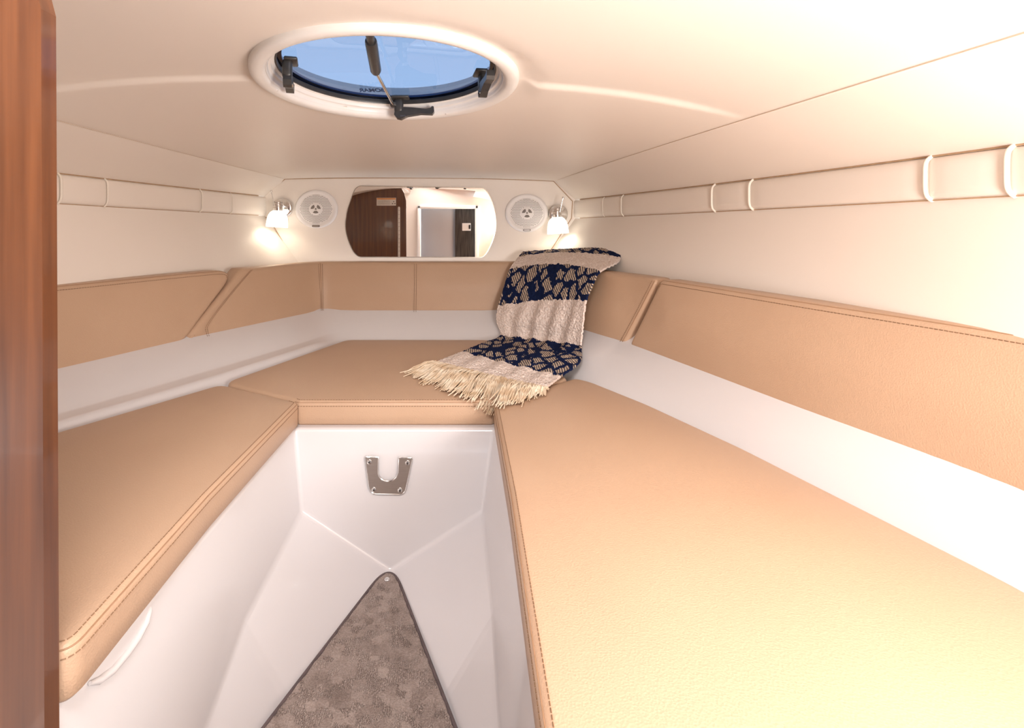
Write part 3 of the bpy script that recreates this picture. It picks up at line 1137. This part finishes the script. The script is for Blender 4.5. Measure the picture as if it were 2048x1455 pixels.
# ------------------------------------------------------------------ deck hatch
hr = empty('deck_hatch', HC, (-TILT, 0, 0))
hr.scale = (.973, .973, .973)
tag(hr, 'round deck hatch with blue tinted glass and a white ring in the headliner', 'hatch')
ring = MB()
ring.lathe([(.2495, .030), (.249, .000), (.2475, -.0045), (.243, -.0075), (.236, -.0085), (.228, -.0072), (.2225, -.0035), (.2212, .0008), (.2205, .001), (.2200, .0),
            (.2185, .002), (.2175, .008)], 96)
ring.build('trim_ring', 'white', hr)
MB().lathe([(.2178, .004), (.2165, .009), (.2150, .0100), (.2128, .0103), (.2118, .0115), (.2115, .018), (.2070, .0195), (.2055, .021), (.2050, .031), (.218, .031)], 96).build('hatch_frame', 'white', hr)
MB().lathe([(.2056, .0202), (.2056, .0195), (.2030, .0195), (.2022, .022), (.2022, .0285), (.2056, .0285)], 96).build('gasket', 'black', hr)
GZ = .029
MB().lathe([(.0001, GZ + .020), (.05, GZ + .0188), (.10, GZ + .0150), (.15, GZ + .0088), (.195, GZ + .0015), (.210, GZ)], 96).build('glass', 'acrylic', hr)
MB().lathe([(.2115, GZ + .0008), (.1945, GZ + .0030), (.1945, GZ + .008), (.2115, GZ + .008)], 96, closed=True).build('outer_rim', 'navyrim', hr)
MB().lathe([(.2115, .031), (.2115, .060), (.26, .060), (.26, .030)], 96).build('coaming', 'white', hr)
for a in (62, 92, 172):
    t = math.radians(a)
    MB().lathe([(0, -.0082), (.0016, -.0078), (.0022, -.006)], 10, Matrix.Translation(((.2255) * math.cos(t), (.2255) * math.sin(t), .0022))).build('screw', 'steel', hr)


def latch(rotz, flip=1):
    rt = Matrix.Rotation(rotz, 4, 'Z')
    T3 = rt.to_3x3()
    root = MB()
    def B(c, d, ch=.003): root.box(T3 @ Vector((c[0] * flip, c[1], c[2])), d, T3, ch)
    B((.004, .178, .0265), (.040, .024, .007))
    B((.000, .184, .010), (.020, .018, .034), .005)
    lo = root.build('latch', 'black', hr)
    h = MB()
    prof_ = [(-.010, -.006), (-.008, .006), (.004, .011), (.030, .010), (.060, .007), (.072, .009), (.075, .013), (.079, .012), (.080, .001), (.076, -.005), (.050, -.004), (.020, -.009), (.006, -.016), (-.004, -.014)]
    h.prism([(a * flip, b) for a, b in prof_], .176, .191, lambda a, b, hh: T3 @ Vector((a, hh, b - .006)))
    h.build('handle', 'black', lo, smooth=False)
    MB().box(T3 @ Vector((.010 * flip, .175, -.016)), (.012, .002, .003), T3).build('spring_clip', 'chrome', lo)


latch(0.0)
latch(math.radians(104))
latch(math.radians(-82))
sA, sB, sC = Vector((-.006, -.192, .026)), Vector((-.022, -.010, .018)), Vector((-.012, .178, .011))
sm = MB().tube([sA, sA.lerp(sB, .30)], .0072, 14).build('strut', 'black', hr)
MB().tube([sA.lerp(sB, .30), sA.lerp(sB, .34), sB.lerp(sA, .05), sB], [.0095, .0105, .0105, .0085], 16).build('strut_sleeve', 'black', sm)
MB().tube([sB, sC], .0034, 10).build('strut_rod', 'chrome', sm)
MB().box(sC + Vector((.0, .004, .001)), (.014, .016, .012), ch=.003).build('strut_foot', 'black', sm)
# the maker's name on the glass, readable from outside
fc = bpy.data.curves.new('lettering', 'FONT')
fc.body = 'BOMAR'
fc.size = .0165
fc.offset = .0005
fc.align_x = 'CENTER'
fc.extrude = .0002
fo = bpy.data.objects.new('lettering_tmp', fc)
COL.objects.link(fo)
bpy.context.view_layer.update()
me = bpy.data.meshes.new_from_object(fo.evaluated_get(bpy.context.evaluated_depsgraph_get()))
bpy.data.objects.remove(fo)
lt = bpy.data.objects.new('lettering', me)
COL.objects.link(lt)
me.materials.clear(); me.materials.append(M['navyprint'])
lt.parent = hr
lt.location = (-.054, .153, GZ + .0030)
lt.rotation_euler = (0, 0, math.pi)
lt.scale = (1.0, 1.9, 1.0)

# ------------------------------------------------------------------ step bracket
def bracket():
    y = 1.2045
    c = P(779, 948, y)
    root = empty('table_bracket', c)
    tag(root, 'brushed steel bracket with U-shaped notch on the footwell front', 'bracket')
    q = lambda a, b: (P(a, b, y).x - c.x, P(a, b, y).z - c.z)
    outer = [q(731.5, 913), q(732, 911), q(757.5, 911.5)]
    outer += [q(757, 942)] + [q(776.5 - 19.5 * math.cos(t), 942 + 17.5 * math.sin(t)) for t in np.linspace(.15, math.pi - .15, 15)] + [q(797, 942)]
    outer += [q(798.5, 912.5), q(823.5, 913), q(825, 915.5), q(812.5, 973), q(810, 980), q(805.5, 984), q(799, 985.5), q(752, 984.5), q(745.5, 982.5), q(741, 977), q(738.5, 970)]
    MB().prism(outer, .0, -.006, lambda a, b, h: Vector((a, h, b))).build('plate', 'steel', root, smooth=False)
    edge = [Vector((a, -.0058, b)) for a, b in outer]
    MB().tube(edge, .0011, 6, closed=True).build('rounded_edge', 'chrome', root)
    A2 = Matrix.Rotation(math.pi / 2, 4, 'X')
    for a, b in ((739.5, 921), (815.5, 922.5), (748.5, 976), (800.5, 977)):
        x, z = q(a, b)
        sw = MB().lathe([(.0056, .006), (.0052, .0078), (.003, .0086), (0, .0088)], 18, Matrix.Translation((x, 0, z)) @ A2).build('screw', 'chrome', root)
        MB().lathe([(.0022, .0087), (0, .0090)], 8, Matrix.Translation((x, 0, z)) @ A2).build('recess', 'dark', sw)
    # socket block behind the notch
    x, z = q(777, 935)


bracket()

# ------------------------------------------------------------------ carpet mat
def carpet():
    zt = 0.009
    root = empty('carpet_mat', (0, .7, 0.006))
    tag(root, 'taupe triangular carpet mat on the footwell floor', 'carpet')
    off = root.location.copy()
    e = lambda a, b: PZ(a, b, zt)
    l1, l2, r1, r2 = e(755, 1166), e(530, 1455), e(797, 1166), e(910, 1455)
    ext = lambda p_, q_, y: p_ + (q_ - p_) * ((y - p_.y) / (q_.y - p_.y))
    l3, r3 = ext(l1, l2, .735), ext(r1, r2, .735)
    tipc = e(782, 1122)
    ol = [tipc, l3, Vector((-.185, .69, 0)), Vector((-.185, .05, 0)), Vector((.19, .05, 0)), Vector((.19, .69, 0)), r3]
    o2 = round_poly([Vector((q.x, q.y)) for q in ol], [.034, .05, .05, .01, .01, .05, .05], .008)
    if area2(o2) < 0: o2 = o2[::-1]
    mp = lambda a, b, h: Vector((a, b, h)) - Vector((off.x, off.y, 0))
    def mpn(a, b, h):
        v = Vector((a, b, h)) - Vector((off.x, off.y, 0))
        if h > .005:
            v.z += 0.0016 * noise.noise(Vector((a * 42, b * 42, 0))) + 0.0012 * noise.noise(Vector((a * 150, b * 150, 3)))
        return v
    o_in = inset(o2, .003)
    # ragged cut of the pile
    o_in = [q + Vector((noise.noise(Vector((q.x * 90, q.y * 90, 1))), noise.noise(Vector((q.x * 90, q.y * 90, 9))))) * .0016 for q in o_in]
    cushion('pile', o_in, .008, mpn, 'carpet', root, r=.003, crown=0.0, g=.007, rb=.001)
    MB().tube([mp(q.x, q.y, .0036) for q in o2], .0036, 8, closed=True).build('binding', 'binding', root)
    s_ = PZ(774, 1164, zt)
    sn = MB().lathe([(.0062, .0), (.0060, .003), (.004, .0045), (0, .005)], 20, Matrix.Translation((s_.x - off.x, s_.y - off.y, .0078))).build('snap', 'chrome', root)


carpet()

# ------------------------------------------------------------------ throw blanket
m = bpy.data.materials.new('woven_throw')
m.use_nodes = True
M['throw'] = m
nt, p = nodes_of(m)
p.inputs['Roughness'].default_value = 0.95
p.inputs['Specular IOR Level'].default_value = 0.05
uv = node(nt, 'ShaderNodeUVMap')
sep = node(nt, 'ShaderNodeSeparateXYZ')
nt.links.new(uv.outputs['UV'], sep.inputs[0])


def math_n(op, a, b=None, c=None):
    n_ = node(nt, 'ShaderNodeMath', operation=op)
    for i, v in enumerate((a, b, c)):
        if v is None: continue
        if isinstance(v, (int, float)): n_.inputs[i].default_value = v
        else: nt.links.new(v, n_.inputs[i])
    return n_.outputs[0]


U_, V_ = sep.outputs['X'], sep.outputs['Y']          # metres across and along
# ragged stripe borders
nz = node(nt, 'ShaderNodeTexNoise', Scale=70.0, Detail=2.0)
nt.links.new(uv.outputs['UV'], nz.inputs['Vector'])
vv = math_n('ADD', V_, math_n('MULTIPLY', math_n('SUBTRACT', nz.outputs['Fac'], 0.5), 0.022))
STRIPE_AT = {}                                         # filled with the blanket's own lengths below
node_lims = []


def between(lo_, hi_):
    a = node(nt, 'ShaderNodeMath', operation='GREATER_THAN'); nt.links.new(vv, a.inputs[0]); a.inputs[1].default_value = lo_
    b = node(nt, 'ShaderNodeMath', operation='LESS_THAN'); nt.links.new(vv, b.inputs[0]); b.inputs[1].default_value = hi_
    node_lims.append((a, b))
    return math_n('MULTIPLY', a.outputs[0], b.outputs[0])


navy_zone = math_n('MAXIMUM', math_n('MAXIMUM', between(0, 1), between(0, 1)), between(0, 1))
# diamonds of thin cream floats inside a navy net
dn = node(nt, 'ShaderNodeTexNoise', Scale=24.0, Detail=2.0)
nt.links.new(uv.outputs['UV'], dn.inputs['Vector'])
vadd = node(nt, 'ShaderNodeVectorMath', operation='MULTIPLY_ADD')
vadd.inputs[1].default_value = (.034, .034, 0)
nt.links.new(dn.outputs['Color'], vadd.inputs[0]); nt.links.new(uv.outputs['UV'], vadd.inputs[2])
mpn_ = node(nt, 'ShaderNodeMapping')
mpn_.inputs['Rotation'].default_value = (0, 0, math.radians(42))
mpn_.inputs['Scale'].default_value = (21, 16.5, 1)
nt.links.new(vadd.outputs[0], mpn_.inputs['Vector'])
vo = node(nt, 'ShaderNodeTexVoronoi', feature='DISTANCE_TO_EDGE', Scale=1.0, Randomness=0.6)
nt.links.new(mpn_.outputs[0], vo.inputs['Vector'])
net = math_n('LESS_THAN', math_n('ADD', vo.outputs['Distance'], math_n('MULTIPLY', math_n('SUBTRACT', nz.outputs['Fac'], 0.5), 0.20)), 0.118)
wv = node(nt, 'ShaderNodeMapping')
wv.inputs['Rotation'].default_value = (0, 0, math.radians(38))
nt.links.new(uv.outputs['UV'], wv.inputs['Vector'])
ws = node(nt, 'ShaderNodeTexWave', Scale=38.0, Distortion=1.2, Detail=1.0)
nt.links.new(wv.outputs[0], ws.inputs['Vector'])
hatchl = math_n('GREATER_THAN', ws.outputs['Fac'], 0.42)
mixA = node(nt, 'ShaderNodeMix', data_type='RGBA')
nt.links.new(hatchl, mixA.inputs['Factor'])
mixA.inputs['A'].default_value = (0.07, 0.065, 0.085, 1)
mixA.inputs['B'].default_value = (0.62, 0.49, 0.38, 1)
mixB = node(nt, 'ShaderNodeMix', data_type='RGBA')
nt.links.new(net, mixB.inputs['Factor'])
nt.links.new(mixA.outputs['Result'], mixB.inputs['A'])
mixB.inputs['B'].default_value = (0.010, 0.018, 0.062, 1)
cr = node(nt, 'ShaderNodeTexNoise', Scale=190.0, Detail=3.0)
nt.links.new(uv.outputs['UV'], cr.inputs['Vector'])
crr = node(nt, 'ShaderNodeValToRGB')
crr.color_ramp.elements[0].position = .32; crr.color_ramp.elements[1].position = .7
crr.color_ramp.elements[0].color = (.72, .58, .51, 1); crr.color_ramp.elements[1].color = (.95, .85, .79, 1)
nt.links.new(cr.outputs['Fac'], crr.inputs['Fac'])
mixC = node(nt, 'ShaderNodeMix', data_type='RGBA')
nt.links.new(navy_zone, mixC.inputs['Factor'])
nt.links.new(crr.outputs['Color'], mixC.inputs['A'])
nt.links.new(mixB.outputs['Result'], mixC.inputs['B'])
nt.links.new(mixC.outputs['Result'], p.inputs['Base Color'])
vb = node(nt, 'ShaderNodeTexVoronoi', Scale=150.0)
nt.links.new(uv.outputs['UV'], vb.inputs['Vector'])
hh = math_n('ADD', math_n('MULTIPLY', vb.outputs['Distance'], -1.0), math_n('MULTIPLY', net, 0.35))
bb = node(nt, 'ShaderNodeBump', Strength=0.8, Distance=0.004)
nt.links.new(hh, bb.inputs['Height'])
nt.links.new(bb.outputs['Normal'], p.inputs['Normal'])
M['fringe'] = mat('cream_yarn', (0.74, 0.60, 0.43), 0.9, spec=0.1)
add_vary(M['fringe'], (0.66, 0.50, 0.34), (0.86, 0.75, 0.60), 30.0)


def blanket():
    zs = ZSEAT + .012
    s3 = lambda a, b, dz=0.0: PZ(a, b, zs + dz)
    rows = [
        (P(1048, 508, 2.135), P(1140, 501, 2.03), P(1230, 497, 1.85)),
        (P(1045, 505, 2.10), P(1140, 498, 1.985), P(1239, 497, 1.80)),
        (P(1034, 518, 2.05), P(1127, 505, 1.91), P(1238, 521, 1.70)),
        (P(1020, 538, 2.025), P(1110, 524, 1.865), P(1200, 543, 1.60)),
        (P(1008, 575, 1.995), P(1095, 560, 1.83), P(1184, 572, 1.585)),
        (P(997, 611, 1.975), P(1090, 598, 1.81), P(1172, 601, 1.58)),
        (P(993, 640, 1.955), P(1082, 638, 1.79), P(1166, 645, 1.57)),
        (P(1000, 671, 1.90), P(1078, 680, 1.775), P(1162, 690, 1.545)),
        (s3(965, 686), s3(1045, 706, .004), P(1160, 722, 1.475)),
        (s3(925, 703), s3(1020, 729), s3(1122, 752, .002)),
        (s3(871, 724), s3(972, 749), s3(1090, 776)),
    ]
    root = empty('throw_blanket', rows[8][1])
    tag(root, 'fringed woven throw with navy and cream stripes draped over the backrest', 'blanket')
    off = root.location.copy()
    NV_, NU_ = 24, 84
    ctrl = []
    for (a, b, c) in rows:                             # quadratic across
        row = []
        for j in range(NU_ + 1):
            u = j / NU_
            mid_ = b * 2 - (a + c) * .5
            mid_ = mid_.lerp((a + c) * .5, .25)
            row.append(a * (1 - u) ** 2 + mid_ * 2 * u * (1 - u) + c * u * u)
        ctrl.append(row)
    grid, vpos = [], []
    R = len(ctrl)
    for i in range(R - 1):
        for k in range(NV_ if i < R - 2 else NV_ + 1):
            t = k / NV_
            r0, r1, r2, r3 = ctrl[max(0, i - 1)], ctrl[i], ctrl[i + 1], ctrl[min(R - 1, i + 2)]
            row = [0.5 * ((2 * r1[j]) + (r2[j] - r0[j]) * t + (2 * r0[j] - 5 * r1[j] + 4 * r2[j] - r3[j]) * t * t + (3 * r1[j] - r0[j] - 3 * r2[j] + r3[j]) * t ** 3) for j in range(NU_ + 1)]
            grid.append(row); vpos.append(i + t)
    nr, ncol = len(grid), NU_ + 1
    # lengths for the weave coordinates
    mid_len = [0.0]
    for i in range(1, nr):
        mid_len.append(mid_len[-1] + (grid[i][ncol // 2] - grid[i - 1][ncol // 2]).length)
    width = [sum((r[j + 1] - r[j]).length for j in range(ncol - 1)) for r in grid]
    wm = sum(width) / nr
    G = np.array([[tuple(q) for q in r] for r in grid])
    du = np.gradient(G, axis=1); dv = np.gradient(G, axis=0)
    N_ = np.cross(du, dv); N_ /= np.maximum(1e-9, np.linalg.norm(N_, axis=2))[..., None]
    camv = np.array([CX, 0, H]) - G
    sgn = np.sign((N_ * camv).sum(2))[..., None]
    N_ = N_ * sgn
    vs, uvs = [], []
    front = []
    for i in range(nr):
        fold = math.exp(-((vpos[i] - 6.2) / 1.3) ** 2) * .006 + math.exp(-((vpos[i] - 9.2) / .9) ** 2) * .003
        for j in range(ncol):
            u = j / (ncol - 1)
            q = Vector(G[i, j])
            n_ = Vector(N_[i, j])
            x_, y_ = u * wm, mid_len[i]
            d = fold * math.sin(u * 30 + 1.5 * math.sin(vpos[i])) * min(1, 8 * u, 8 * (1 - u))
            d += .0028 * noise.noise(Vector((x_ * 160, y_ * 160, 0))) + .0020 * noise.noise(Vector((x_ * 60, y_ * 60, 5)))
            front.append(q + n_ * (d + .002) - off)
            uvs.append((x_, y_))
    back = [front[k] - Vector(N_[k // ncol, k % ncol]) * .0055 for k in range(len(front))]
    F_ = grid_faces(nr, ncol)
    K = len(front)
    faces = list(F_) + [tuple(q + K for q in f_[::-1]) for f_ in F_]
    bord = [j for j in range(ncol)] + [i * ncol + ncol - 1 for i in range(1, nr)] + [(nr - 1) * ncol + j for j in range(ncol - 2, -1, -1)] + [i * ncol for i in range(nr - 2, 0, -1)]
    for a, b in zip(bord, bord[1:] + bord[:1]):
        faces.append((a, b, b + K, a + K))
    o = build('cloth', front + back, faces, 'throw', root)
    lay = o.data.uv_layers.new(name='UVMap')
    ua = uvs + uvs
    for lp in o.data.loops:
        lay.data[lp.index].uv = ua[lp.vertex_index]
    at = lambda v: float(np.interp(v, vpos, mid_len))
    for (a, b), (lo_, hi_) in zip(node_lims, ((at(-1) - 1, at(1.75)), (at(3.0), at(5.0)), (at(7.0), at(9.0)))):
        a.inputs[1].default_value = lo_; b.inputs[1].default_value = hi_
    # fringe: one knotted tassel after another along the hem
    rnd = random.Random(3)
    hem = [Vector(G[-1, j]) for j in range(ncol)]
    ends_px = [(0.0, 818, 747), (.15, 847, 761), (.3, 886, 775), (.42, 917, 787), (.54, 948, 796), (.62, 968, 818), (.67, 977, 830), (.74, 995, 810), (.84, 1027, 806), (.92, 1048, 800), (1.0, 1075, 788)]
    NT = 30
    for k in range(NT):
        u = k / (NT - 1)
        b = hem[min(ncol - 1, int(u * (ncol - 1)))]
        ex = np.interp(u, [e[0] for e in ends_px], [e[1] for e in ends_px]) + rnd.uniform(-5, 5)
        ey = np.interp(u, [e[0] for e in ends_px], [e[2] for e in ends_px]) + rnd.uniform(-4, 4)
        e = PZ(ex, ey, zs - .004)
        if .57 < u < .71:
            e = P(ex, ey, 1.208)
        tb = MB()
        d = (e - b)
        sd = Vector((-d.y, d.x, 0)).normalized()
        for s_ in range(16):
            e2 = e + sd * rnd.gauss(0, .010) + d * rnd.uniform(-.18, .10) + Vector((0, 0, rnd.uniform(-.001, .004)))
            b2 = b + sd * rnd.uniform(-.005, .005) + Vector((0, 0, rnd.uniform(-.002, .004)))
            pts_ = []
            wob = rnd.uniform(-.006, .006); ph = rnd.uniform(0, 6)
            for t in np.linspace(0, 1, 7):
                q = b2.lerp(e2, t) + sd * wob * math.sin(t * 5 + ph) + Vector((0, 0, .007 * math.sin(math.pi * min(1, t * 1.3)) * rnd.uniform(.4, 1.2)))
                pts_.append(q - off)
            tb.tube(pts_, [.0021, .0021, .002, .0019, .0018, .0016, .0011], 4)
        kp = b.lerp(e, .22) - off
        tb.build('tassel', 'fringe', root)


blanket()
